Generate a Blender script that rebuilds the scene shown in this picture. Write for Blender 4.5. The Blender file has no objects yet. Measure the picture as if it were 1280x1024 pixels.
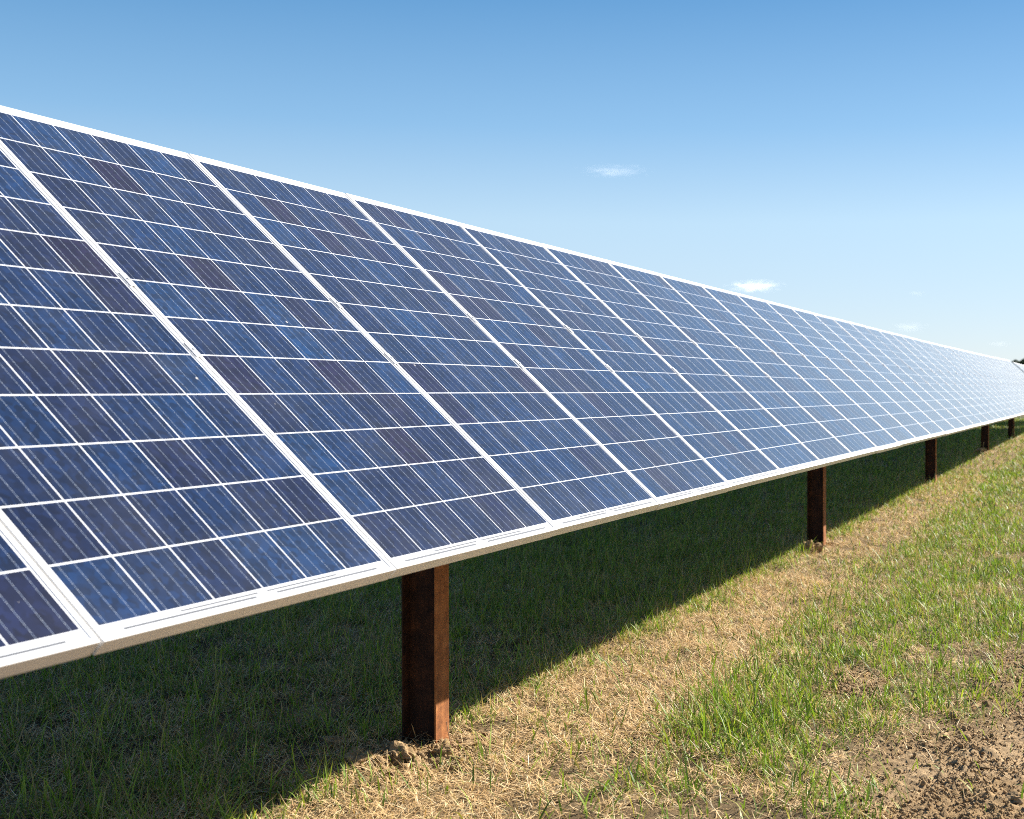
import bpy, bmesh, math, random
import numpy as np
from mathutils import Vector, Matrix

random.seed(7)
rng = np.random.default_rng(7)
scene = bpy.context.scene
col = scene.collection

# ------------------------------------------------------------------ dimensions
W = 0.988            # panel pitch along the row
PW = 0.9805          # panel width
PL = 1.954            # panel length up the slope
TH = 0.731899         # tilt of the panels
H0 = 0.875           # height of the lower edge
POST_X = [1.393, 7.95, 15.0, 22.50, 28.84, 36.00, 42.20]
SUN = Vector((1.2, -1.0, 1.078)).normalized()


def tag(o, label=None, cat=None, group=None, kind=None):
    if label: o['label'] = label
    if cat: o['category'] = cat
    if group: o['group'] = group
    if kind: o['kind'] = kind
    return o


def link(name, me, mat=None, parent=None):
    o = bpy.data.objects.new(name, me)
    col.objects.link(o)
    if mat is not None and me is not None:
        me.materials.append(mat)
    if parent is not None:
        o.parent = parent
    return o


def empty(name, loc):
    o = bpy.data.objects.new(name, None)
    o.empty_display_size = 0.2
    o.location = loc
    col.objects.link(o)
    return o


def mesh_np(name, verts, loops, starts, totals, smooth=False):
    me = bpy.data.meshes.new(name)
    me.vertices.add(len(verts))
    me.vertices.foreach_set('co', np.asarray(verts, np.float32).ravel())
    me.loops.add(len(loops))
    me.loops.foreach_set('vertex_index', np.asarray(loops, np.int32))
    me.polygons.add(len(starts))
    me.polygons.foreach_set('loop_start', np.asarray(starts, np.int32))
    me.polygons.foreach_set('loop_total', np.asarray(totals, np.int32))
    if smooth:
        me.polygons.foreach_set('use_smooth', np.ones(len(starts), bool))
    me.update(calc_edges=True)
    me.validate()
    return me


def bm_mesh(name, bm, smooth=False):
    me = bpy.data.meshes.new(name)
    bmesh.ops.recalc_face_normals(bm, faces=bm.faces)
    bm.to_mesh(me)
    bm.free()
    if smooth:
        for p in me.polygons: p.use_smooth = True
    return me


# ------------------------------------------------------------------ noise (numpy)
_perm = np.random.default_rng(3).permutation(4096)


def _hash(ix, iy, s):
    return _perm[(_perm[(ix + 131 * s) & 4095] + iy) & 4095] / 4095.0


def vnoise(x, y, s=0):
    ix = np.floor(x).astype(np.int64); iy = np.floor(y).astype(np.int64)
    fx = x - ix; fy = y - iy
    fx = fx * fx * (3 - 2 * fx); fy = fy * fy * (3 - 2 * fy)
    a = _hash(ix, iy, s); b = _hash(ix + 1, iy, s)
    c = _hash(ix, iy + 1, s); d = _hash(ix + 1, iy + 1, s)
    return (a * (1 - fx) + b * fx) * (1 - fy) + (c * (1 - fx) + d * fx) * fy


def fbm(x, y, s=0, o=3):
    v = 0; a = 0.5; t = 0
    for k in range(o):
        v = v + a * vnoise(x * 2 ** k, y * 2 ** k, s + k); t += a; a *= .5
    return v / t


def sstep(a, b, x):
    t = np.clip((x - a) / (b - a), 0, 1)
    return t * t * (3 - 2 * t)


def base_height(x, y):
    z = 0.19 * sstep(7, 28, x)
    z = z + 0.03 * (fbm(x * .55, y * .55, 11, 2) - .5) * sstep(60, 40, np.abs(x))
    return z


def bare(x, y):
    """1 on the bare earth of the track and in the bald spots"""
    edge = -0.80 - 0.15 * x + 0.30 * (fbm(x * 1.3, y * 1.3, 21, 3) - .5) * 2
    edge = edge - 0.6 * sstep(3.4, 6.0, x)
    b = sstep(edge + .30, edge - .25, y)
    r = np.hypot((x - 2.80) / .40, (y + .58) / .15) + .7 * (fbm(x * 4, y * 4, 5, 2) - .5)
    b = np.maximum(b, .75 * sstep(1.15, .7, r))
    b = np.maximum(b, .6 * sstep(.60, .70, fbm(x * 2.1, y * 2.6, 25, 3)) * sstep(.75, 1.0, y))
    for px in POST_X:
        r = np.hypot((x - px + .08) / .30, (y - .68) / .22) + .6 * (fbm(x * 6, y * 6, 8, 2) - .5)
        b = np.maximum(b, .9 * sstep(1.1, .6, r))
    return b


def ground_height(x, y):
    z = base_height(x, y)
    near = sstep(22, 9, np.abs(x)) * sstep(5.5, 4, np.abs(y))
    b = bare(x, y)
    rough = .35 + .65 * b
    lumps = np.abs(fbm(x * 14, y * 14, 31, 3) - .5) * 2
    lumps2 = np.abs(fbm(x * 42, y * 42, 37, 3) - .5) * 2
    z = z + near * rough * (.020 * (lumps - .3) + .034 * (lumps2 - .3))
    z = z + near * .018 * (fbm(x * 4.5, y * 4.5, 41, 2) - .5) * (1 + b)
    # earth heaved up where the posts were driven in
    for px in POST_X[:5]:
        r = np.hypot((x - px + .06) / .22, (y - .72) / .2)
        z = z + .006 * np.exp(-r * r) * (.5 + fbm(x * 12, y * 12, 51, 3))
    return z


# ------------------------------------------------------------------ node helpers
class NT:
    def __init__(self, name):
        self.m = bpy.data.materials.new(name)
        self.m.use_nodes = True
        self.t = self.m.node_tree
        self.t.nodes.clear()
        self.out = self.t.nodes.new('ShaderNodeOutputMaterial')

    def n(self, typ, **kw):
        nd = self.t.nodes.new('ShaderNode' + typ)
        for k, v in kw.items():
            if hasattr(nd, k): setattr(nd, k, v)
        return nd

    def put(self, sock, v):
        if isinstance(v, bpy.types.NodeSocket): self.t.links.new(v, sock)
        elif v is not None:
            sock.default_value = v

    def math(self, op, a, b=None, c=None, clamp=False):
        nd = self.n('Math', operation=op, use_clamp=clamp)
        self.put(nd.inputs[0], a)
        if b is not None: self.put(nd.inputs[1], b)
        if c is not None: self.put(nd.inputs[2], c)
        return nd.outputs[0]

    def mix(self, f, a, b, blend='MIX'):
        nd = self.n('Mix', data_type='RGBA', blend_type=blend)
        self.put(nd.inputs[0], f)
        for s, v in ((nd.inputs[6], a), (nd.inputs[7], b)):
            if isinstance(v, tuple) and len(v) == 3: v = (*v, 1)
            self.put(s, v)
        return nd.outputs[2]

    def noise(self, vec, scale, detail=3, rough=.55, dim='3D'):
        nd = self.n('TexNoise', noise_dimensions=dim)
        if vec is not None: self.put(nd.inputs['Vector'], vec)
        nd.inputs['Scale'].default_value = scale
        nd.inputs['Detail'].default_value = detail
        nd.inputs['Roughness'].default_value = rough
        return nd.outputs[0]

    def ramp(self, f, stops, interp='LINEAR'):
        nd = self.n('ValToRGB')
        nd.color_ramp.interpolation = interp
        el = nd.color_ramp.elements
        while len(el) < len(stops): el.new(.5)
        for e, (p, c) in zip(el, stops):
            e.position = p; e.color = (*c, 1)
        self.put(nd.inputs[0], f)
        return nd.outputs[0]

    def rng(self, v, a, b, c=0., d=1.):
        nd = self.n('MapRange', clamp=True)
        self.put(nd.inputs[0], v)
        for i, q in enumerate((a, b, c, d)): nd.inputs[i + 1].default_value = q
        return nd.outputs[0]

    def bsdf(self, **kw):
        nd = self.n('BsdfPrincipled')
        for k, v in kw.items():
            k = k.replace('_', ' ')
            if isinstance(v, tuple) and len(v) == 3: v = (*v, 1)
            self.put(nd.inputs[k], v)
        self.t.links.new(nd.outputs[0], self.out.inputs[0])
        return nd

    def bump(self, nd, h, strength, dist):
        b = self.n('Bump')
        b.inputs['Strength'].default_value = strength
        b.inputs['Distance'].default_value = dist
        self.put(b.inputs['Height'], h)
        self.t.links.new(b.outputs[0], nd.inputs['Normal'])


# ------------------------------------------------------------------ materials
CU, CV = 0.1580, 0.1568             # cell pitch
MU, MV = 0.0185, 0.0375             # first cell corner
GU, GV = 0.0030, 0.0036             # white gaps between cells


def mat_cells():
    k = NT('polycrystalline_cells')
    tc = k.n('TexCoord')
    sx = k.n('SeparateXYZ'); k.put(sx.inputs[0], tc.outputs['Object'])
    x, y = sx.outputs[0], sx.outputs[1]
    u = k.math('DIVIDE', k.math('SUBTRACT', x, MU), CU)
    v = k.math('DIVIDE', k.math('SUBTRACT', y, MV), CV)
    cu = k.math('FLOOR', u); cv = k.math('FLOOR', v)
    fu = k.math('FRACT', u); fv = k.math('FRACT', v)
    wu = 1 - GU / CU; wv = 1 - GV / CV
    inx = k.math('MULTIPLY', k.math('GREATER_THAN', x, MU), k.math('LESS_THAN', x, MU + 6 * CU - GU))
    iny = k.math('MULTIPLY', k.math('GREATER_THAN', y, MV), k.math('LESS_THAN', y, MV + 12 * CV - GV))
    inside = k.math('MULTIPLY', inx, iny)
    cell = k.math('MULTIPLY', k.math('LESS_THAN', fu, wu), k.math('LESS_THAN', fv, wv))
    cell = k.math('MULTIPLY', cell, inside)
    # four bus bars up every cell
    bb = k.math('FRACT', k.math('MULTIPLY', fu, 4 / wu))
    bb = k.math('LESS_THAN', k.math('ABSOLUTE', k.math('SUBTRACT', bb, .5)), .0110)
    longy = k.math('MULTIPLY', k.math('GREATER_THAN', y, .022), k.math('LESS_THAN', y, PL - .022))
    bbm = k.math('MULTIPLY', k.math('MULTIPLY', bb, k.math('LESS_THAN', fu, wu)), k.math('MULTIPLY', inx, longy))
    # a tint of its own for every cell
    info = k.n('ObjectInfo')
    cm = k.n('CombineXYZ')
    k.put(cm.inputs[0], cu); k.put(cm.inputs[1], cv)
    k.put(cm.inputs[2], k.math('MULTIPLY', info.outputs['Random'], 97.0))
    wn = k.n('TexWhiteNoise', noise_dimensions='3D'); k.put(wn.inputs['Vector'], cm.outputs[0])
    tint = k.ramp(wn.outputs[0], [(0, (.0072, .0045, .018)), (.07, (.0056, .0055, .023)), (.20, (.003, .0075, .029)),
                                  (.55, (.0018, .0102, .038)), (.85, (.0018, .0132, .047)), (1, (.0025, .019, .061))])
    # crystal grains, slightly different in every panel
    off = k.n('VectorMath', operation='ADD'); k.put(off.inputs[0], tc.outputs['Object'])
    oc = k.n('CombineXYZ'); k.put(oc.inputs[2], k.math('MULTIPLY', info.outputs['Random'], 50.0))
    k.put(off.inputs[1], oc.outputs[0])
    vo = k.n('TexVoronoi'); k.put(vo.inputs['Vector'], off.outputs[0]); vo.inputs['Scale'].default_value = 62
    gsep = k.n('SeparateColor'); k.put(gsep.inputs[0], vo.outputs['Color'])
    grain = k.rng(gsep.outputs[0], 0, 1, .62, 1.42)
    n2 = k.rng(k.noise(off.outputs[0], 9, 3), .3, .7, .76, 1.25)
    tint = k.mix(1.0, tint, k.math('MULTIPLY', grain, n2), 'MULTIPLY')
    # the sheet behind the cells
    c = k.mix(cell, (.66, .67, .69), tint)
    barcol = k.mix(inside, (.42, .43, .45), (.22, .27, .36))
    c = k.mix(bbm, c, barcol)
    # solder dots on the bars, dust and bird specks on the glass
    dots = k.math('FRACT', k.math('MULTIPLY', fv, 9))
    dots = k.math('MULTIPLY', k.math('LESS_THAN', dots, .25), bbm)
    c = k.mix(k.math('MULTIPLY', dots, cell), c, (.36, .40, .46))
    dust = k.noise(off.outputs[0], 5.5, 5, .65)
    low = k.rng(y, .0, .3, .02, 0)
    c = k.mix(k.math('ADD', k.rng(dust, .45, .8, .0, .03), low), c, (.42, .38, .33))
    sp = k.n('TexVoronoi'); k.put(sp.inputs['Vector'], off.outputs[0]); sp.inputs['Scale'].default_value = 11
    spc = k.n('SeparateColor'); k.put(spc.inputs[0], sp.outputs['Color'])
    rad = k.rng(spc.outputs[1], .60, 1.0, 0, .055)
    wob = k.math('ADD', sp.outputs['Distance'], k.rng(k.noise(off.outputs[0], 160, 2), .3, .7, -.018, .018))
    speck = k.math('LESS_THAN', wob, rad)
    speck = k.math('MULTIPLY', speck, k.math('GREATER_THAN', spc.outputs[0], .25))
    c = k.mix(k.math('MULTIPLY', speck, .55), c, (.66, .62, .56))
    # a thin even film of dust: the flatter one looks across the glass, the more of it lies in the way
    ge = k.n('NewGeometry')
    dp = k.n('VectorMath', operation='DOT_PRODUCT'); k.put(dp.inputs[0], ge.outputs['Incoming']); k.put(dp.inputs[1], ge.outputs['Normal'])
    path = k.math('DIVIDE', .0064, k.math('MAXIMUM', k.math('ABSOLUTE', dp.outputs['Value']), .01))
    film = k.math('SUBTRACT', 1.0, k.math('POWER', 2.71828, k.math('MULTIPLY', path, -1.0)))
    ro = k.rng(dust, .3, .8, .10, .20)
    b = k.bsdf(Base_Color=c, Roughness=ro, IOR=1.36)
    k.bump(b, k.noise(off.outputs[0], 2.2, 2), .06, .01)
    dd = k.n('BsdfDiffuse'); dd.inputs[0].default_value = (.72, .71, .69, 1)
    mx = k.n('MixShader'); k.put(mx.inputs[0], film)
    k.t.links.new(b.outputs[0], mx.inputs[1]); k.t.links.new(dd.outputs[0], mx.inputs[2])
    k.t.links.new(mx.outputs[0], k.out.inputs[0])
    return k.m


def mat_frame():
    k = NT('anodised_aluminium')
    tc = k.n('TexCoord')
    n = k.noise(tc.outputs['Object'], 9, 4)
    c = k.mix(k.rng(n, .3, .75), (.76, .755, .745), (.66, .655, .645))
    k.bsdf(Base_Color=c, Roughness=.42, Metallic=.4)
    return k.m


def mat_plain(name, c, rough=.5, metal=0.):
    k = NT(name)
    tc = k.n('TexCoord')
    n = k.rng(k.noise(tc.outputs['Object'], 40, 3), .3, .7, .8, 1.15)
    k.bsdf(Base_Color=k.mix(1, c, n, 'MULTIPLY'), Roughness=rough, Metallic=metal)
    return k.m


def mat_rust(name, stops):
    k = NT(name)
    tc = k.n('TexCoord')
    mp = k.n('Mapping'); k.put(mp.inputs[0], tc.outputs['Object']); mp.inputs['Scale'].default_value = (1, 1, .09)
    streak = k.noise(mp.outputs[0], 46, 4, .6)
    blot = k.noise(tc.outputs['Object'], 13, 5, .65)
    fine = k.noise(tc.outputs['Object'], 260, 3, .7)
    c = k.ramp(k.math('ADD', k.math('MULTIPLY', streak, .30), k.math('MULTIPLY', blot, .70)),
               stops)
    c = k.mix(1, c, k.rng(fine, .3, .7, .55, 1.45), 'MULTIPLY')
    b = k.bsdf(Base_Color=c, Roughness=.85)
    b.inputs['Specular IOR Level'].default_value = .25
    k.bump(b, fine, .35, .002)
    return k.m


def mat_ground():
    k = NT('soil_and_thatch')
    tc = k.n('TexCoord')
    at = k.n('Attribute', attribute_name='ground_colour')
    n1 = k.noise(tc.outputs['Object'], 38, 5, .65)
    n2 = k.noise(tc.outputs['Object'], 4.5, 4)
    c = k.mix(1, at.outputs['Color'], k.rng(n1, .25, .75, .62, 1.35), 'MULTIPLY')
    c = k.mix(1, c, k.rng(n2, .25, .75, .82, 1.15), 'MULTIPLY')
    b = k.bsdf(Base_Color=c, Roughness=.95)
    b.inputs['Specular IOR Level'].default_value = .15
    k.bump(b, k.noise(tc.outputs['Object'], 95, 6, .75), .8, .014)
    return k.m


def mat_blade(name, transl, rough=.45, spec=.4):
    k = NT(name)
    at = k.n('Attribute', attribute_name='blade_colour')
    b = k.n('BsdfPrincipled')
    k.put(b.inputs['Base Color'], at.outputs['Color'])
    b.inputs['Roughness'].default_value = rough + .1
    b.inputs['Specular IOR Level'].default_value = spec
    tr = k.n('BsdfTranslucent')
    k.put(tr.inputs[0], k.mix(1, at.outputs['Color'], (1.25, 1.3, .6), 'MULTIPLY'))
    mx = k.n('MixShader'); mx.inputs[0].default_value = transl
    k.t.links.new(b.outputs[0], mx.inputs[1]); k.t.links.new(tr.outputs[0], mx.inputs[2])
    k.t.links.new(mx.outputs[0], k.out.inputs[0])
    return k.m


def mat_clod():
    k = NT('dry_earth')
    tc = k.n('TexCoord')
    n = k.noise(tc.outputs['Object'], 30, 5, .65)
    c = k.ramp(n, [(.3, (.215, .139, .071)), (.55, (.335, .224, .116)), (.75, (.43, .305, .172))])
    b = k.bsdf(Base_Color=c, Roughness=.95)
    b.inputs['Specular IOR Level'].default_value = .1
    k.bump(b, k.noise(tc.outputs['Object'], 110, 5, .7), .8, .008)
    return k.m


def mat_cloud(name, thick):
    k = NT(name)
    tc = k.n('TexCoord')
    ln = k.n('VectorMath', operation='LENGTH'); k.put(ln.inputs[0], tc.outputs['Object'])
    nz = k.noise(tc.outputs['Object'], 2.9, 8, .68)
    d = k.math('ADD', k.math('MULTIPLY', k.math('SUBTRACT', nz, .5), 3.4), k.math('SUBTRACT', .62, ln.outputs['Value']))
    dens = k.math('MULTIPLY', k.math('MULTIPLY', d, 2.0, clamp=True), thick)
    vs = k.n('VolumePrincipled')
    vs.inputs['Color'].default_value = (.99, .99, .99, 1)
    vs.inputs['Anisotropy'].default_value = .3
    k.put(vs.inputs['Density'], dens)
    k.t.links.new(vs.outputs[0], k.out.inputs['Volume'])
    return k.m


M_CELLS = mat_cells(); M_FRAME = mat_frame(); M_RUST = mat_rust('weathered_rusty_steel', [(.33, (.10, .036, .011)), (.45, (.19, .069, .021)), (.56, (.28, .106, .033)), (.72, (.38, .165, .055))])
M_RUST_SHADED = mat_rust('shaded_rusty_steel', [(.33, (.010, .006, .005)), (.47, (.026, .011, .007)), (.60, (.06, .023, .011)), (.74, (.13, .05, .02))]); M_GROUND = mat_ground()  # dark rust: the shade on web and far flange is put into its colour
M_RIBBON = mat_plain('tinned_ribbon', (.05, .055, .065), .45, .2)
M_CLAMP = mat_plain('clamp_metal', (.78, .775, .765), .4, .4)
M_GALV = mat_plain('galvanised_steel', (.5, .51, .52), .45, .5)
M_CLOD = mat_clod(); M_CLOUD = mat_cloud('cloud_vapour', .0048); M_WISP = mat_cloud('thin_cloud_vapour', .0011)
M_GRASS = mat_blade('grass_leaf', .30, .40, .26)
M_STRAW = mat_blade('dry_straw', .12, .7, .2)


# ------------------------------------------------------------------ solar panel
def frame_mesh():
    lip, dep, ch = .0115, .036, .0012
    bm = bmesh.new()

    def loop(i, z):
        return [bm.verts.new(p) for p in ((i, i, z), (PW - i, i, z), (PW - i, PL - i, z), (i, PL - i, z))]
    loops = [loop(0.028, -dep), loop(0, -dep), loop(0, -ch), loop(ch, 0), loop(lip - .0006, 0), loop(lip, -.0006),
             loop(lip, -.0110), loop(.002, -.0110), loop(.002, -dep + .002), loop(.028, -dep + .002)]
    for a, b in zip(loops, loops[1:] + loops[:1]):
        for j in range(4):
            bm.faces.new((a[j], a[(j + 1) % 4], b[(j + 1) % 4], b[j]))
    return bm_mesh('frame', bm)


def box_bm(bm, x0, x1, y0, y1, z0, z1):
    vs = [bm.verts.new((x, y, z)) for z in (z0, z1) for y in (y0, y1) for x in (x0, x1)]
    for f in ((0, 2, 3, 1), (4, 5, 7, 6), (0, 1, 5, 4), (2, 6, 7, 3), (0, 4, 6, 2), (1, 3, 7, 5)):
        bm.faces.new([vs[i] for i in f])


def box_mesh(name, boxes, bevel=0):
    bm = bmesh.new()
    for b in boxes: box_bm(bm, *b)
    if bevel:
        bmesh.ops.bevel(bm, geom=bm.edges[:], offset=bevel, segments=1, affect='EDGES')
    return bm_mesh(name, bm)


ME_FRAME = frame_mesh()
ME_SHEET = box_mesh('cell_sheet', [(.0085, PW - .0085, .0085, PL - .0085, -.0080, -.0028)])
ME_RIB1 = box_mesh('ribbon', [(.065, .45, .0158, .0218, -.0034, -.0022), (.225, .465, .0258, .0306, -.0034, -.0022)])
ME_RIB2 = box_mesh('ribbon', [(.52, .917, .0158, .0218, -.0034, -.0022), (.495, .755, .0258, .0306, -.0034, -.0022)])
gap = W - PW
ME_CLAMP = box_mesh('clamp', [(PW - .0075, PW + gap + .0075, -.028, .028, .0004, .0035)], .0008)
ME_BOLT = bpy.data.meshes.new('bolt')
bm = bmesh.new()
bmesh.ops.create_cone(bm, cap_ends=True, segments=6, radius1=.0045, radius2=.0045, depth=.004,
                      matrix=Matrix.Translation((PW + gap / 2, 0, .0054)))
bm.to_mesh(ME_BOLT); bm.free()
for me, m in ((ME_FRAME, M_FRAME), (ME_SHEET, M_CELLS), (ME_RIB1, M_RIBBON), (ME_RIB2, M_RIBBON), (ME_CLAMP, M_CLAMP), (ME_BOLT, M_GALV)):
    me.materials.append(m)
ME_BACK = box_mesh('backsheet', [(.004, PW - .004, .004, PL - .004, -.0104, -.0084)])
ME_BACK.materials.append(mat_plain('white_backsheet', (.75, .75, .75), .6))


def make_panel(with_clamps=True, detail=True):
    r = empty('solar_panel', (0, 0, 0))
    r.rotation_mode = 'XYZ'
    link('frame', ME_FRAME, None, r)
    link('cell_sheet', ME_SHEET, None, r)
    link('backsheet', ME_BACK, None, r)
    if detail:
        link('ribbon', ME_RIB1, None, r)
        link('ribbon', ME_RIB2, None, r)
    if with_clamps:
        for v in (.835, 1.125):
            c = link('clamp', ME_CLAMP, None, r); c.location = (0, v, 0)
            link('bolt', ME_BOLT, None, c)
    return r


def rise(x):
    return .08 * max(0., (x - 14) / 24) ** 2 if x > 14 else 0.


ORD = ['', 'first', 'second', 'third', 'fourth', 'fifth', 'sixth', 'seventh', 'eighth']
POSTNAME = ['nearest', 'second nearest', 'third nearest', 'fourth nearest', 'fifth nearest']
POST_K = [0, 4, 9, 13, 18]          # panel whose lower edge stands over each post in the photo


def panel_label(kk):
    if kk == -2: return 'dark blue solar panel cut off by the left edge, lowest corner at left'
    if kk < 2: tone = 'deep blue'
    elif kk < 6: tone = 'blue'
    elif kk < 13: tone = 'pale blue'
    else: tone = 'whitish'
    if kk >= 24:
        n = 38 - kk
        if n == 1: return 'whitish solar panel at the far end of the long row, beside the dark gap'
        names = ['', '', 'second', 'third', 'fourth', 'fifth', 'sixth', 'seventh', 'eighth', 'ninth', 'tenth',
                 'eleventh', 'twelfth', 'thirteenth', 'fourteenth']
        return f'whitish glaring solar panel, {names[n]} from the far end of the long row'
    i = min(range(5), key=lambda j: abs(kk - POST_K[j]))
    d = kk - POST_K[i]
    pn = POSTNAME[i] + ' rusty post'
    if d == 0: return f'{tone} solar panel whose lower edge passes right over the {pn}'
    side = 'right' if d > 0 else 'left'
    if abs(d) == 1: return f'{tone} solar panel just {side} of the one over the {pn}'
    return f'{tone} solar panel, {ORD[abs(d)]} {side} of the one over the {pn}'


for kk in range(-2, 38):
    r = make_panel(kk < 37, kk < 14)
    sl = random.uniform(-.002, .002)
    r.location = (kk * W + random.uniform(-.001, .001), sl * math.cos(TH), H0 + rise(kk * W) + sl * math.sin(TH) + random.uniform(-.0005, .0005))
    r.rotation_euler = (TH + random.uniform(-.001, .001), random.uniform(-.0004, .0004), random.uniform(-.0004, .0004))
    tag(r, panel_label(kk), 'solar panel', 'solar panels of the long row')

FAR_N = 8
FX0 = 39.4 * W
for kk in range(FAR_N):
    r = make_panel(kk < FAR_N - 1, False)
    x = FX0 + kk * W
    r.location = (x, .0, H0 + .075)
    r.rotation_euler = (TH - .012, 0, 0)
    if kk == 0: lab = 'white glaring solar panel just beyond the dark gap at the far right'
    elif kk == 1: lab = 'white glaring solar panel, second beyond the dark gap at the far right'
    else: lab = f'white glaring solar panel, {["third","fourth","fifth","sixth","seventh","eighth"][kk-2]} beyond the dark gap at the far right'
    tag(r, lab, 'solar panel', 'solar panels of the second table beyond the gap')

# torque tubes that carry the panels
YC, ZC = .977 * math.cos(TH), .977 * math.sin(TH)


def tube(name, x0, x1, z, label):
    n = Vector((0, -math.sin(TH), math.cos(TH))) * -.115
    bm = bmesh.new()
    box_bm(bm, x0, x1, -.05, .05, -.05, .05)
    bmesh.ops.bevel(bm, geom=[e for e in bm.edges if abs(e.verts[0].co.x - e.verts[1].co.x) > 1], offset=.012, segments=3, affect='EDGES')
    o = link(name, bm_mesh(name, bm), M_GALV)
    o.location = (0, YC + n.y, z + ZC + n.z); o.rotation_euler = (TH, 0, 0)
    tag(o, label, 'tube')


tube('torque_tube', -2 * W, 38 * W, H0 + .01, 'long square galvanised tube under the middle of the long panel row')

# ------------------------------------------------------------------ posts
def plate(name, x0, x1, y0, y1, z0, z1):
    return box_mesh(name, [(x0, x1, y0, y1, z0, z1)], .0012)


PLAB = ['wide rusty steel post nearest the viewer, earth clods heaped at its foot',
        'second nearest rusty steel post, dark with a thin lit edge',
        'third nearest rusty steel post, tall grass at its foot',
        'fourth nearest rusty steel post, small and dark',
        'fifth and smallest rusty steel post, near the right edge',
        'rusty steel post beyond the right edge under the far end of the long row',
        'rusty steel post beyond the right edge under the second table']
for i, px in enumerate(POST_X):
    gz = float(base_height(np.array([px]), np.array([.7]))[0])
    r = empty('steel_post', (px, .7290, gz))
    top = H0 + ZC - .17 - gz + rise(px)
    d, w, tf, tw = .0720, .05, .0065, .003
    link('web', plate('web', -tw, tw, -d + tf + .0002, d - tf - .0002, -.35, top - .002), M_RUST_SHADED, r)
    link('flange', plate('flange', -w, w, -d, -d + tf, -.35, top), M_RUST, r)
    link('flange', plate('flange', -w, w, d - tf, d, -.35, top), M_RUST_SHADED, r)
    link('bearing', box_mesh('bearing', [(-.045, .045, -.065, .065, top + .0005, top + .028)], .004), M_GALV, r)
    tag(r, PLAB[i], 'post', 'rusty posts under the panels')

# ------------------------------------------------------------------ ground
def grade(parts):
    out = [parts[0][0]]
    for a, b, s0, s1 in parts:
        x = a; L = b - a
        while x < b - 1e-6:
            t = (x - a) / L
            x += s0 * (s1 / s0) ** t
            out.append(min(x, b))
    return np.unique(np.round(np.array(out), 4))


gx = np.concatenate([-np.geomspace(4000, 3, 26), grade([(-2.5, .2, .25, .016), (.2, 4.2, .012, .014), (4.2, 14, .014, .08), (14, 60, .09, .8), (60, 4000, 2, 600)])])
gy = np.concatenate([-np.geomspace(4000, 3.2, 26), grade([(-3, -1.8, .2, .014), (-1.8, .9, .012, .014), (.9, 3.9, .016, .05), (3.9, 12, .06, 1.5), (12, 4000, 2, 600)])])
GX, GY = np.meshgrid(gx, gy)
xf, yf = GX.ravel(), GY.ravel()
zf = ground_height(xf, yf)
nx, ny = len(gx), len(gy)
ii = (np.arange(ny - 1)[:, None] * nx + np.arange(nx - 1)[None, :]).ravel()
quads = np.stack([ii, ii + 1, ii + nx + 1, ii + nx], 1)
me = mesh_np('ground', np.stack([xf, yf, zf], 1), quads.ravel(), np.arange(len(quads)) * 4, np.full(len(quads), 4), True)
b = bare(xf, yf)
soil = np.array([.31, .205, .104]); pale = np.array([.40, .275, .150]); thatch = np.array([.19, .13, .066]); turf = np.array([.085, .10, .035])
n = fbm(xf * 2.2, yf * 2.2, 61, 3)[:, None]
c = soil * (1 - sstep(.5, .75, n)) + pale * sstep(.5, .75, n)
t = thatch * (1 - .4 * n) + .0 * turf
far = (1 - sstep(45, 20, np.abs(xf)) * sstep(9, 4.5, np.abs(yf)))[:, None]
t = t * (1 - far) + (turf * (.8 + .5 * n)) * far
under = sstep(.7, 1.05, yf)[:, None]  # shade below the row, painted into the thatch colour
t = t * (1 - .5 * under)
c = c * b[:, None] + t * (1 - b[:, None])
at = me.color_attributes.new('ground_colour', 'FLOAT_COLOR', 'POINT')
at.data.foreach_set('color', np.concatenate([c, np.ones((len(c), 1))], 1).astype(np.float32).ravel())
tag(link('ground', me, M_GROUND), kind='structure')


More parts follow.
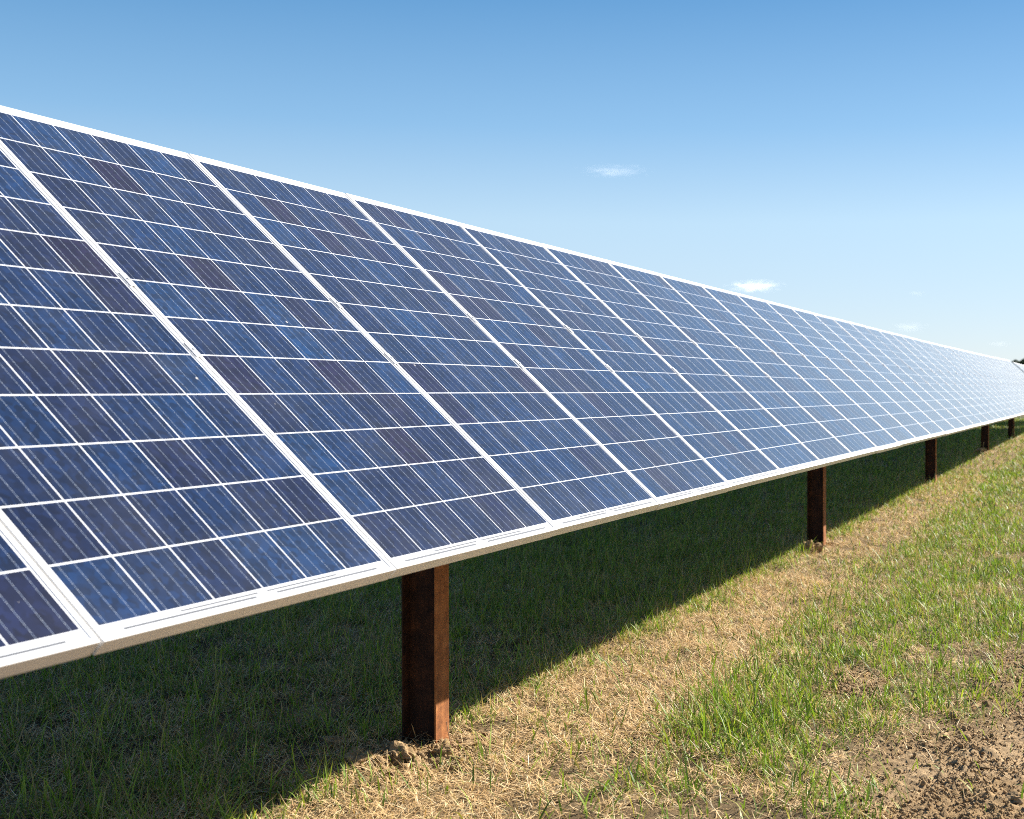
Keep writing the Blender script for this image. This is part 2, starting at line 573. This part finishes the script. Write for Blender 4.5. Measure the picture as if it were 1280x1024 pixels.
# ------------------------------------------------------------------ grass
def blades(name, x, y, h, w, az, lean, curl, colr, mat, segs=3, z0=None, tipdry=0., flat=None):
    n = len(x)
    z = ground_height(x, y) - .004 if z0 is None else z0
    t = np.linspace(0, 1, segs + 1)
    dx, dy = np.cos(az), np.sin(az)
    a = az + np.pi / 2 + rng.uniform(-.9, .9, n)
    wx, wy = np.cos(a), np.sin(a)
    V = []
    for k, tk in enumerate(t):
        ang = lean + curl * tk
        hor = h * tk * np.sin(lean + .5 * curl * tk)
        ver = h * tk * np.cos(lean + .5 * curl * tk)
        cx = x + dx * hor; cy = y + dy * hor; cz = z + ver
        ww = w * .5 * ((.55 + 1.1 * tk) if tk < .4 else (1 - ((tk - .4) / .6) ** 1.7))
        if k < segs:
            V.append(np.stack([cx - wx * ww, cy - wy * ww, cz], 1))
            V.append(np.stack([cx + wx * ww, cy + wy * ww, cz + .15 * ww], 1))
        else:
            V.append(np.stack([cx, cy, cz], 1))
    V = np.stack(V, 1)
    m = V.shape[1]
    base = (np.arange(n) * m)[:, None]
    loops = []; tot = []
    for k in range(segs - 1):
        loops.append(base + np.array([[2 * k, 2 * k + 1, 2 * k + 3, 2 * k + 2]])); tot.append(4)
    loops.append(base + np.array([[2 * segs - 2, 2 * segs - 1, 2 * segs]])); tot.append(3)
    L = np.concatenate(loops, 1).ravel()
    T = np.tile(tot, n)
    S = np.concatenate([[0], np.cumsum(T)[:-1]])
    me = mesh_np(name, V.reshape(-1, 3), L, S, T, True)
    C = np.repeat(colr[:, None, :], m, 1)
    if tipdry:
        f = np.zeros(m); f[-1] = tipdry; f[0:2] = tipdry * .8
        dry = np.array([.36, .28, .13])
        C = C * (1 - f[None, :, None]) + dry * f[None, :, None]
    C = np.concatenate([C, np.ones((n, m, 1))], 2)
    at = me.color_attributes.new('blade_colour', 'FLOAT_COLOR', 'POINT')
    at.data.foreach_set('color', C.astype(np.float32).ravel())
    return link(name, me, mat)


def scatter(n, x0, x1, y0, y1, power=1.0):
    """points thinning out with the distance along the row"""
    u = rng.random(n)
    x = x0 + (x1 - x0) * u ** power
    y = rng.uniform(y0, y1, n)
    return x, y


def green_field(x, yy):
    y = (yy - .05) / 1.2
    n1 = fbm(x * 1.6, y * 2.2, 71, 3)
    clump = fbm(x * 7, y * 7, 73, 2)
    shade = sstep(.42, .66, y + .12 * (n1 - .5))
    strawband = sstep(-.10, .10, y + .30 * (n1 - .5)) * (1 - shade)
    clump2 = fbm(x * 15, y * 15, 75, 2)
    g_sun = .16 + 1.5 * sstep(.36, .60, n1) * sstep(.36, .62, .6 * clump + .4 * clump2)
    g_sun = g_sun * (1 + .5 * sstep(2.6, 4.5, x) + .5 * sstep(5, 9, x)) + .22 * sstep(2.8, 5, x)
    r = np.hypot((x - 2.2) / .75, (y + .27) / .25)
    g_sun = g_sun + 1.6 * sstep(1.25, .3, r) * sstep(.34, .58, .55 * clump + .45 * clump2)
    r = np.hypot((x - 1.05) / .4, (y + .25) / .22)
    g_sun = g_sun + .9 * sstep(1.25, .3, r) * sstep(.3, .5, clump)
    g = g_sun * (1 - strawband) * (1 - shade) + .15 * strawband * (1 + 1.5 * sstep(8, 16, x)) * (.3 + 1.5 * sstep(.4, .65, clump)) + shade * (.22 + .95 * sstep(.30, .62, clump)) * (.75 + .5 * sstep(2, 5, x))
    return g * (1 - .96 * bare(x, yy)), shade


def greens(n, shade):
    pal = np.array([[.13, .215, .022], [.19, .285, .030], [.25, .33, .045], [.080, .14, .022], [.31, .36, .055], [.36, .34, .08]])
    i = rng.choice(len(pal), n, p=[.26, .27, .17, .15, .09, .06])
    c = pal[i] * rng.uniform(.75, 1.25, (n, 1))
    dry = rng.random(n) < .11 + .15 * shade
    c[dry] = np.array([.33, .25, .125]) * rng.uniform(.7, 1.2, (dry.sum(), 1))
    return c


# 1 turf: near, middle and far
xs, ys = [], []
for n, x0, x1, y0, y1, pw in ((185000, .0, 7.0, -1.9, 3.7, 1.0), (140000, 7, 17, -2.0, 3.9, 1.15), (100000, 17, 50, -1.9, 4.1, 1.3)):
    x, y = scatter(n, x0, x1, y0, y1, pw); xs.append(x); ys.append(y)
x = np.concatenate(xs); y = np.concatenate(ys)
g, sh = green_field(x, y)
keep = rng.random(len(x)) < g * (.58 + .22 * sh)
x, y, sh = x[keep], y[keep], sh[keep]
n = len(x)
h = (rng.gamma(6, 1 / 6, n)) * (.070 + .030 * fbm(x * 3, y * 3, 79, 2) * sh + .008 * sh)
r = np.hypot((x - 2.2) / .75, (y + .27) / .30)
h = h * (1 + .80 * sstep(1.2, .4, r))
wd = rng.uniform(.0026, .0078, n) * (1 - .22 * sh) * (1 + .10 * np.clip(x - 6, 0, 20))
blades('grass', x, y, h, wd, rng.uniform(0, 2 * np.pi, n), np.abs(rng.normal(0, .46, n)) + .05, rng.uniform(.1, 1.4, n) ** 1.5,
       greens(n, sh), M_GRASS, 3, tipdry=.25)
tag(bpy.data.objects['grass'], 'short green grass growing around and under the panel row', 'grass', kind='stuff')

# 2 mown straw lying along the edge of the shade
xs, ys = [], []
for n, x0, x1, y0, y1, pw in ((330000, .0, 6.0, -1.5, 3.4, 1.0), (150000, 6, 16, -1.3, 2.2, 1.1), (70000, 16, 50, -1.3, 1.5, 1.3)):
    x, y = scatter(n, x0, x1, y0, y1, pw); xs.append(x); ys.append(y)
x = np.concatenate(xs); y = np.concatenate(ys)
n1 = fbm(x * 1.6, y * 2.2, 71, 3); cl = fbm(x * 9, y * 9, 83, 2)
y2 = (y - .05) / 1.2
s = sstep(-.22, .10, y2 + .3 * (n1 - .5)) * sstep(.95, .55, y2) * (.12 + 1.3 * sstep(.28, .6, cl)) + .62 * sstep(-1.35, -.6, y2) * (.1 + 1.1 * sstep(.3, .65, cl))
s = np.maximum(s, .40 * sstep(.7, .9, y2) * sstep(5.5, 2.0, x) * sstep(.4, .7, cl))
s = s * (1 - .85 * bare(x, y))
keep = rng.random(len(x)) < s
x, y = x[keep], y[keep]; n = len(x)
pal = np.array([[.70, .475, .235], [.56, .365, .165], [.78, .59, .33], [.36, .215, .10], [.82, .68, .44]])
cc = pal[rng.choice(5, n, p=[.32, .28, .2, .14, .06])] * rng.uniform(.75, 1.2, (n, 1))
hh = rng.uniform(.025, .085, n)
ln = np.pi / 2 - np.abs(rng.normal(0, .33, n))
z0 = ground_height(x, y) + rng.random(n) ** 1.5 * .026
blades('straw', x, y, hh, rng.uniform(.0014, .0034, n) * (1 + .14 * np.clip(x - 5, 0, 20)), rng.uniform(0, 2 * np.pi, n), ln,
       rng.uniform(-.5, .9, n), cc, M_STRAW, 3, z0=z0)
tag(bpy.data.objects['straw'], 'tan mown straw lying matted along the edge of the shade', 'straw', kind='stuff')


# ------------------------------------------------------------------ earth: crumbs and clods
def lump(name, seed, rad, squash=(1, 1, .7), sub=3, amp=.35):
    bm = bmesh.new()
    bmesh.ops.create_icosphere(bm, subdivisions=sub, radius=1)
    r2 = random.Random(seed)
    o = Vector((r2.uniform(0, 50), r2.uniform(0, 50), r2.uniform(0, 50)))
    from mathutils import noise as mn
    for v in bm.verts:
        p = v.co.copy()
        d = 1 + amp * (mn.noise(p * 1.3 + o) * 1.1 + .55 * mn.noise(p * 2.9 + o) + .28 * mn.noise(p * 6.5 + o) + .16 * mn.noise(p * 13 + o))
        d = round(d * 7) / 7 * .35 + d * .65
        v.co = Vector((p.x * squash[0], p.y * squash[1], p.z * squash[2])) * d * rad
    return bm_mesh(name, bm, False)


# crumbs of soil (stuff) on the track
bm = bmesh.new()
bmesh.ops.create_icosphere(bm, subdivisions=1, radius=1)
bm.verts.ensure_lookup_table()
bv = np.array([v.co[:] for v in bm.verts]); bf = np.array([[v.index for v in f.verts] for f in bm.faces]); bm.free()
x, y = scatter(340000, .4, 8.2, -2.1, 1.0, 1.15)
keep = rng.random(len(x)) < bare(x, y) * .95 * (.25 + 1.2 * sstep(.35, .7, fbm(x * 5, y * 5, 91, 2))) + .03
x, y = x[keep], y[keep]; n = len(x)
extra = 650
x = np.concatenate([x, rng.normal(1.17, .14, extra)]); y = np.concatenate([y, rng.normal(.66, .09, extra)]); n = len(x)
sz = .0022 + .0048 * rng.random(n) ** 3
sz[-extra:] += .016 * rng.random(extra) ** 2.5
sz = sz + .010 * (rng.random(n) < .015) * rng.random(n)
V = bv[None] * (1 + .55 * rng.normal(0, .6, (n, len(bv), 1)).clip(-1.2, 1.2)) * sz[:, None, None] * rng.uniform(.6, 1.2, (n, 1, 3))
V = V + np.stack([x, y, ground_height(x, y) + sz * .25], 1)[:, None, :]
F = (bf[None] + (np.arange(n) * len(bv))[:, None, None]).reshape(-1)
me = mesh_np('soil_crumbs', V.reshape(-1, 3), F, np.arange(len(F) // 3) * 3, np.full(len(F) // 3, 3), False)
tag(link('soil_crumbs', me, M_CLOD), 'crumbs of dry brown earth lying on the bare track', 'soil', kind='stuff')

CL = [  # x, y, radius, squash, label
    (1.205, .715, .060, (1.35, .7, .55), 'big cracked earth clod left of the nearest post foot, half in sun'),
    (1.270, .575, .026, (1, .9, .9), 'small round earth clod touching the front of the nearest post'),
    (1.400, .560, .042, (1.3, .7, .5), 'flat pale earth clod right of the nearest post foot'),
    (1.10, .84, .07, (1.2, .8, .45), 'shaded grey earth clod behind left of the nearest post'),
    (1.26, 1.02, .05, (1.2, .9, .45), 'smaller shaded earth clod farther back, left behind the nearest post'),
    (1.12, .60, .026, (1.2, .8, .7), 'crumbly earth lump in front left of the nearest post'),
    (7.42, .66, .085, (.95, .8, .9), 'rounded earth clod left of the second nearest post foot'),
    (2.44, -1.10, .022, (1.1, .9, .85), 'dark rounded clod at the edge of the bare track'),
    (1.40, -1.41, .026, (1.2, 1, .7), 'large brown clod in the bottom right corner'),
    (1.78, -1.28, .018, (1.4, 1, .6), 'small pale clod on the bare track at right'),
    (21.5, .74, .13, (1.3, .9, .6), 'grey clod beside the foot of the fourth nearest post'),
]
for i, (x, y, rd, sq, lab) in enumerate(CL):
    o = link('earth_clod', lump('earth_clod', i * 7 + 3, rd, sq, 4 if rd > .04 else 3, .62), M_CLOD)
    z = float(ground_height(np.array([x]), np.array([y]))[0])
    o.location = (x, y, z + rd * sq[2] * .35)
    o.rotation_euler = (random.uniform(-.2, .2), random.uniform(-.2, .2), random.uniform(0, 6.28))
    tag(o, lab, 'earth clod', 'clods of dry earth')


# ------------------------------------------------------------------ single stalks
def stalk(name, pts, r0, r1, mat_c, label, cat, head=0, leaves=0):
    cu = bpy.data.curves.new(name, 'CURVE'); cu.dimensions = '3D'
    cu.bevel_depth = r0; cu.bevel_resolution = 2; cu.use_fill_caps = True
    sp = cu.splines.new('POLY'); sp.points.add(len(pts) - 1)
    for i, p in enumerate(pts):
        sp.points[i].co = (*p, 1); sp.points[i].radius = 1 + (r1 / r0 - 1) * i / (len(pts) - 1)
    tmp = bpy.data.objects.new('tmp', cu); col.objects.link(tmp)
    dg = bpy.context.evaluated_depsgraph_get()
    me = bpy.data.meshes.new_from_object(tmp.evaluated_get(dg))
    bpy.data.objects.remove(tmp); me.materials.clear()
    o = link(name, me, mat_c)
    tag(o, label, cat)
    if head:
        bm = bmesh.new()
        p1 = Vector(pts[-1]); d = (p1 - Vector(pts[-2])).normalized()
        for k in range(26):
            t = k / 26
            a = k * 2.4
            side = d.orthogonal(); side.rotate(Matrix.Rotation(a, 3, d))
            c = p1 - d * head * (t - .15)
            tip = c + d * .012 + side * .007
            up = d.cross(side) * .0022
            f = [bm.verts.new(q) for q in (c - up, c + up, tip)]
            bm.faces.new(f)
        link('seed_head', bm_mesh('seed_head', bm), mat_c, o)
    if leaves:
        bm = bmesh.new()
        for k in range(leaves):
            j = 1 + k % (len(pts) - 2)
            c = Vector(pts[j]); a = random.uniform(0, 6.28)
            s = Vector((math.cos(a), math.sin(a), .0)); u = Vector((0, 0, 1)); wv = s.cross(u) * .0028
            L = random.uniform(.06, .11)
            q = [c - wv * .6, c + wv * .6, c + s * L * .5 + u * L * .55 + wv, c + s * L * .5 + u * L * .55 - wv, c + s * L + u * L * .6]
            vs = [bm.verts.new(p) for p in q]
            bm.faces.new((vs[0], vs[1], vs[2], vs[3])); bm.faces.new((vs[3], vs[2], vs[4]))
        link('leaf', bm_mesh('leaf', bm), mat_c, o)
    return o


M_STALK = mat_plain('dry_stalk_skin', (.36, .22, .14), .7)
M_GSTALK = mat_plain('pale_green_stalk', (.22, .27, .09), .6)
M_TSTALK = mat_plain('straw_stalk', (.50, .40, .22), .7)


def gz(x, y): return float(ground_height(np.array([x]), np.array([y]))[0])


stalk('dry_stalk', [(1.335, .585, gz(1.335, .585)), (1.310, .58, .05), (1.286, .577, .10), (1.278, .576, .125)], .0022, .0016, M_STALK,
      'reddish dry stalk leaning in front of the nearest post foot', 'stalk')
for i, (x, y, h, lx, hd, lv, m, lab) in enumerate([
    (13.9, .55, .25, .06, 0, 3, M_GSTALK, 'tall green grass stalk left of the third nearest post foot'),
    (15.9, .50, .38, -.05, .10, 5, M_GSTALK, 'tallest leafy grass stalk right of the third nearest post'),
    (20.2, .55, .30, -.08, .08, 3, M_TSTALK, 'pale seeding grass stalk left of the fourth nearest post'),
    (21.6, .42, .30, .07, .06, 4, M_GSTALK, 'green grass stalk in front of the fourth nearest post'),
    (26.8, .55, .38, -.14, .05, 2, M_GSTALK, 'leaning pale grass stalk left of the fifth post'),
]):
    z = gz(x, y)
    pts = [(x + lx * t * t, y - .03 * t * t, z - .01 + h * t) for t in np.linspace(0, 1, 7)]
    stalk('grass_stalk', pts, .0035, .0018, m, lab, 'grass stalk', hd, lv)['group'] = 'tall grass stalks by the posts'

# ------------------------------------------------------------------ camera
F = 1603.21
PX = 847.48                          # the photograph is cropped: its optical axis is right of the middle
CAM = Vector((-2.823298, -1.721559, .447862 + H0))
YAW, PIT, ROL = 1.2393176, -.01443933, 0.
f = Vector((math.sin(YAW) * math.cos(PIT), math.cos(YAW) * math.cos(PIT), math.sin(PIT)))
r_ = Vector((math.cos(YAW), -math.sin(YAW), 0)); u_ = r_.cross(f)
rr = r_ * math.cos(ROL) + u_ * math.sin(ROL); uu = -r_ * math.sin(ROL) + u_ * math.cos(ROL)
cd = bpy.data.cameras.new('camera')
cam = bpy.data.objects.new('camera', cd); col.objects.link(cam)
cam.matrix_world = Matrix(((rr.x, uu.x, -f.x, CAM.x), (rr.y, uu.y, -f.y, CAM.y), (rr.z, uu.z, -f.z, CAM.z), (0, 0, 0, 1)))
cd.sensor_width = 36; cd.lens = F * 36 / 1280; cd.shift_x = (640 - PX) / 1280
cd.clip_start = .05; cd.clip_end = 40000
cd.dof.use_dof = True; cd.dof.focus_distance = 5.3; cd.dof.aperture_fstop = 5.0
scene.camera = cam


def along(px, py, dist):
    d = (f + rr * ((px - PX) / F) - uu * ((py - 512) / F)).normalized()
    return CAM + d * dist


# ------------------------------------------------------------------ trees far beyond the row
def mat_leaf():
    k = NT('tree_leaf')
    at = k.n('Attribute', attribute_name='blade_colour')
    k.bsdf(Base_Color=at.outputs['Color'], Roughness=.6)
    return k.m


def mat_bark():
    return mat_plain('bark', (.10, .075, .05), .9)


M_LEAF = mat_leaf(); M_BARK = mat_bark()


def tree(name, base, height, width, n, label, cat):
    r = empty(name, base)
    bm = bmesh.new()
    th = height * .45
    R = [(0, 0, 0, .022 * height), (.02 * height, 0, th * .5, .016 * height), (0, .01 * height, th, .012 * height)]
    limbs = [R]
    rd = random.Random(n)
    lobes = []
    for k in range(9):
        a = k * 2.399; rad = width * .34 * rd.uniform(.4, 1)
        zt = height * rd.uniform(.5, .86)
        tip = (math.cos(a) * rad, math.sin(a) * rad, zt)
        limbs.append([(0, 0, th * rd.uniform(.6, .98), .009 * height), (tip[0] * .55, tip[1] * .55, (th + zt) / 2, .006 * height), (*tip, .003 * height)])
        lobes.append((Vector(tip), width * rd.uniform(.16, .26)))
    for L in limbs:
        rings = []
        for (x, y, z, q) in L:
            rings.append([bm.verts.new((x + q * math.cos(t), y + q * math.sin(t), z)) for t in np.linspace(0, 2 * math.pi, 7)[:-1]])
        for A, B in zip(rings, rings[1:]):
            for j in range(6): bm.faces.new((A[j], A[(j + 1) % 6], B[(j + 1) % 6], B[j]))
    link('trunk', bm_mesh('trunk', bm, True), M_BARK, r)
    g = np.random.default_rng(n)
    P = []; Nn = n
    for k in range(Nn):
        c, q = lobes[k % len(lobes)]
        d = g.normal(0, 1, 3); d /= np.linalg.norm(d)
        rr_ = q * g.random() ** .4
        P.append([c.x + d[0] * rr_, c.y + d[1] * rr_, c.z + d[2] * rr_ * .8])
    P = np.array(P); s = height * .022
    A = g.normal(0, 1, (Nn, 3)); A /= np.linalg.norm(A, axis=1)[:, None]
    B = np.cross(A, g.normal(0, 1, (Nn, 3))); B /= np.linalg.norm(B, axis=1)[:, None]
    V = np.stack([P - A * s, P + B * s * .5, P + A * s, P - B * s * .5], 1)
    me = mesh_np('crown', V.reshape(-1, 3), np.arange(Nn * 4), np.arange(Nn) * 4, np.full(Nn, 4))
    cc = np.array([.075, .105, .035]) * g.uniform(.6, 1.4, (Nn, 1))
    C = np.concatenate([np.repeat(cc, 4, 0), np.ones((Nn * 4, 1))], 1)
    at = me.color_attributes.new('blade_colour', 'FLOAT_COLOR', 'POINT')
    at.data.foreach_set('color', C.astype(np.float32).ravel())
    link('crown', me, M_LEAF, r)
    tag(r, label, cat)


def tree_at(px, ytop, dist, width_px, *a):
    p = along(px, 488, dist)
    top = along(px, ytop, dist)
    zb = .0
    tree(a[0], (p.x, p.y, zb - .05), (top.z - zb) * 1.2, width_px / F * dist, *a[1:])


tree_at(1279, 444, 230, 24, 'tree', 2600, 'rounded green tree far off behind the panels at the right edge', 'tree')
tree_at(1268, 449.2, 260, 9, 'bush', 1200, 'small dark green bush above the dark gap, left of the tree', 'bush')

# ------------------------------------------------------------------ clouds
def cloud(px, py, wpx, hpx, dist, seed, label, m=None):
    p = along(px, py, dist)
    bm = bmesh.new()
    bmesh.ops.create_icosphere(bm, subdivisions=3, radius=1.0)
    o = link('cloud', bm_mesh('cloud', bm, True), m or M_CLOUD)
    o.location = p
    s = dist / F
    o.scale = (wpx * .8 * s, wpx * .8 * s, hpx * .9 * s)
    o.rotation_euler = (0, 0, seed)
    tag(o, label, 'cloud', 'small white clouds')


cloud(943, 358, 52, 11, 9000, -.35, 'brightest puffy white cloud just above the middle of the panel row')
cloud(768, 214, 66, 8, 9000, .3, 'thin wispy cloud strip alone high in the sky', M_WISP)
cloud(1137, 409, 36, 9, 9000, .9, 'small faint cloud low over the far part of the row', M_WISP)
cloud(1146, 367, 18, 5, 9000, 1.6, 'tiny faint cloud above the small low one at right', M_WISP)
cloud(1249, 430, 22, 5, 9000, 2.2, 'tiny cloud fleck nearest the right edge above the tree', M_WISP)

# ------------------------------------------------------------------ light
el = math.asin(SUN.z)
az = math.atan2(SUN.x, SUN.y)
ld = bpy.data.lights.new('sun', 'SUN'); ld.energy = 5.0; ld.angle = math.radians(.53); ld.color = (1, .95, .87)
lo = bpy.data.objects.new('sun', ld); col.objects.link(lo)
lo.rotation_euler = (-SUN).to_track_quat('-Z', 'Y').to_euler()
lo.location = (10, -20, 30)

wd = bpy.data.worlds.new('World'); scene.world = wd; wd.use_nodes = True
nt = wd.node_tree; nt.nodes.clear()
out = nt.nodes.new('ShaderNodeOutputWorld'); bg = nt.nodes.new('ShaderNodeBackground'); sk = nt.nodes.new('ShaderNodeTexSky')
sk.sky_type = 'NISHITA'; sk.sun_disc = False
sk.sun_elevation = el; sk.sun_rotation = az
sk.altitude = 0; sk.air_density = .9; sk.dust_density = 0.05; sk.ozone_density = 2.5
STR = .060
# the pale, bleached band the summer haze gives the low sky: clear-sky model blended with a haze profile by elevation
tcw = nt.nodes.new('ShaderNodeTexCoord'); spw = nt.nodes.new('ShaderNodeSeparateXYZ')
nt.links.new(tcw.outputs['Generated'], spw.inputs[0])
rw = nt.nodes.new('ShaderNodeValToRGB'); nt.links.new(spw.outputs[2], rw.inputs[0])
prof = [(0, (.57, .635, .79)), (.05, (.57, .685, .83)), (.13, (.54, .745, .90)), (.20, (.26, .53, .82)), (.29, (.085, .325, .645)), (.5, (.05, .19, .47)), (1, (.03, .13, .36))]
el_ = rw.color_ramp.elements
while len(el_) < len(prof): el_.new(.5)
for e_, (p_, c_) in zip(el_, prof):
    e_.position = p_; e_.color = (*c_, 1)
sc = nt.nodes.new('ShaderNodeVectorMath'); sc.operation = 'SCALE'; nt.links.new(rw.outputs[0], sc.inputs[0])
sc.inputs['Scale'].default_value = 1 / STR / 2.639
mxw = nt.nodes.new('ShaderNodeMix'); mxw.data_type = 'RGBA'; mxw.inputs[0].default_value = .68
nt.links.new(sk.outputs[0], mxw.inputs[6]); nt.links.new(sc.outputs[0], mxw.inputs[7])
bg.inputs[1].default_value = STR
nt.links.new(mxw.outputs[2], bg.inputs[0]); nt.links.new(bg.outputs[0], out.inputs[0])

scene.view_settings.view_transform = 'Standard'
scene.view_settings.look = 'None'
scene.view_settings.exposure = 1.4
scene.view_settings.gamma = 1
scene.cycles.max_bounces = 10
scene.cycles.volume_bounces = 10
scene.cycles.use_denoising = False
scene.cycles.filter_width = 1.0
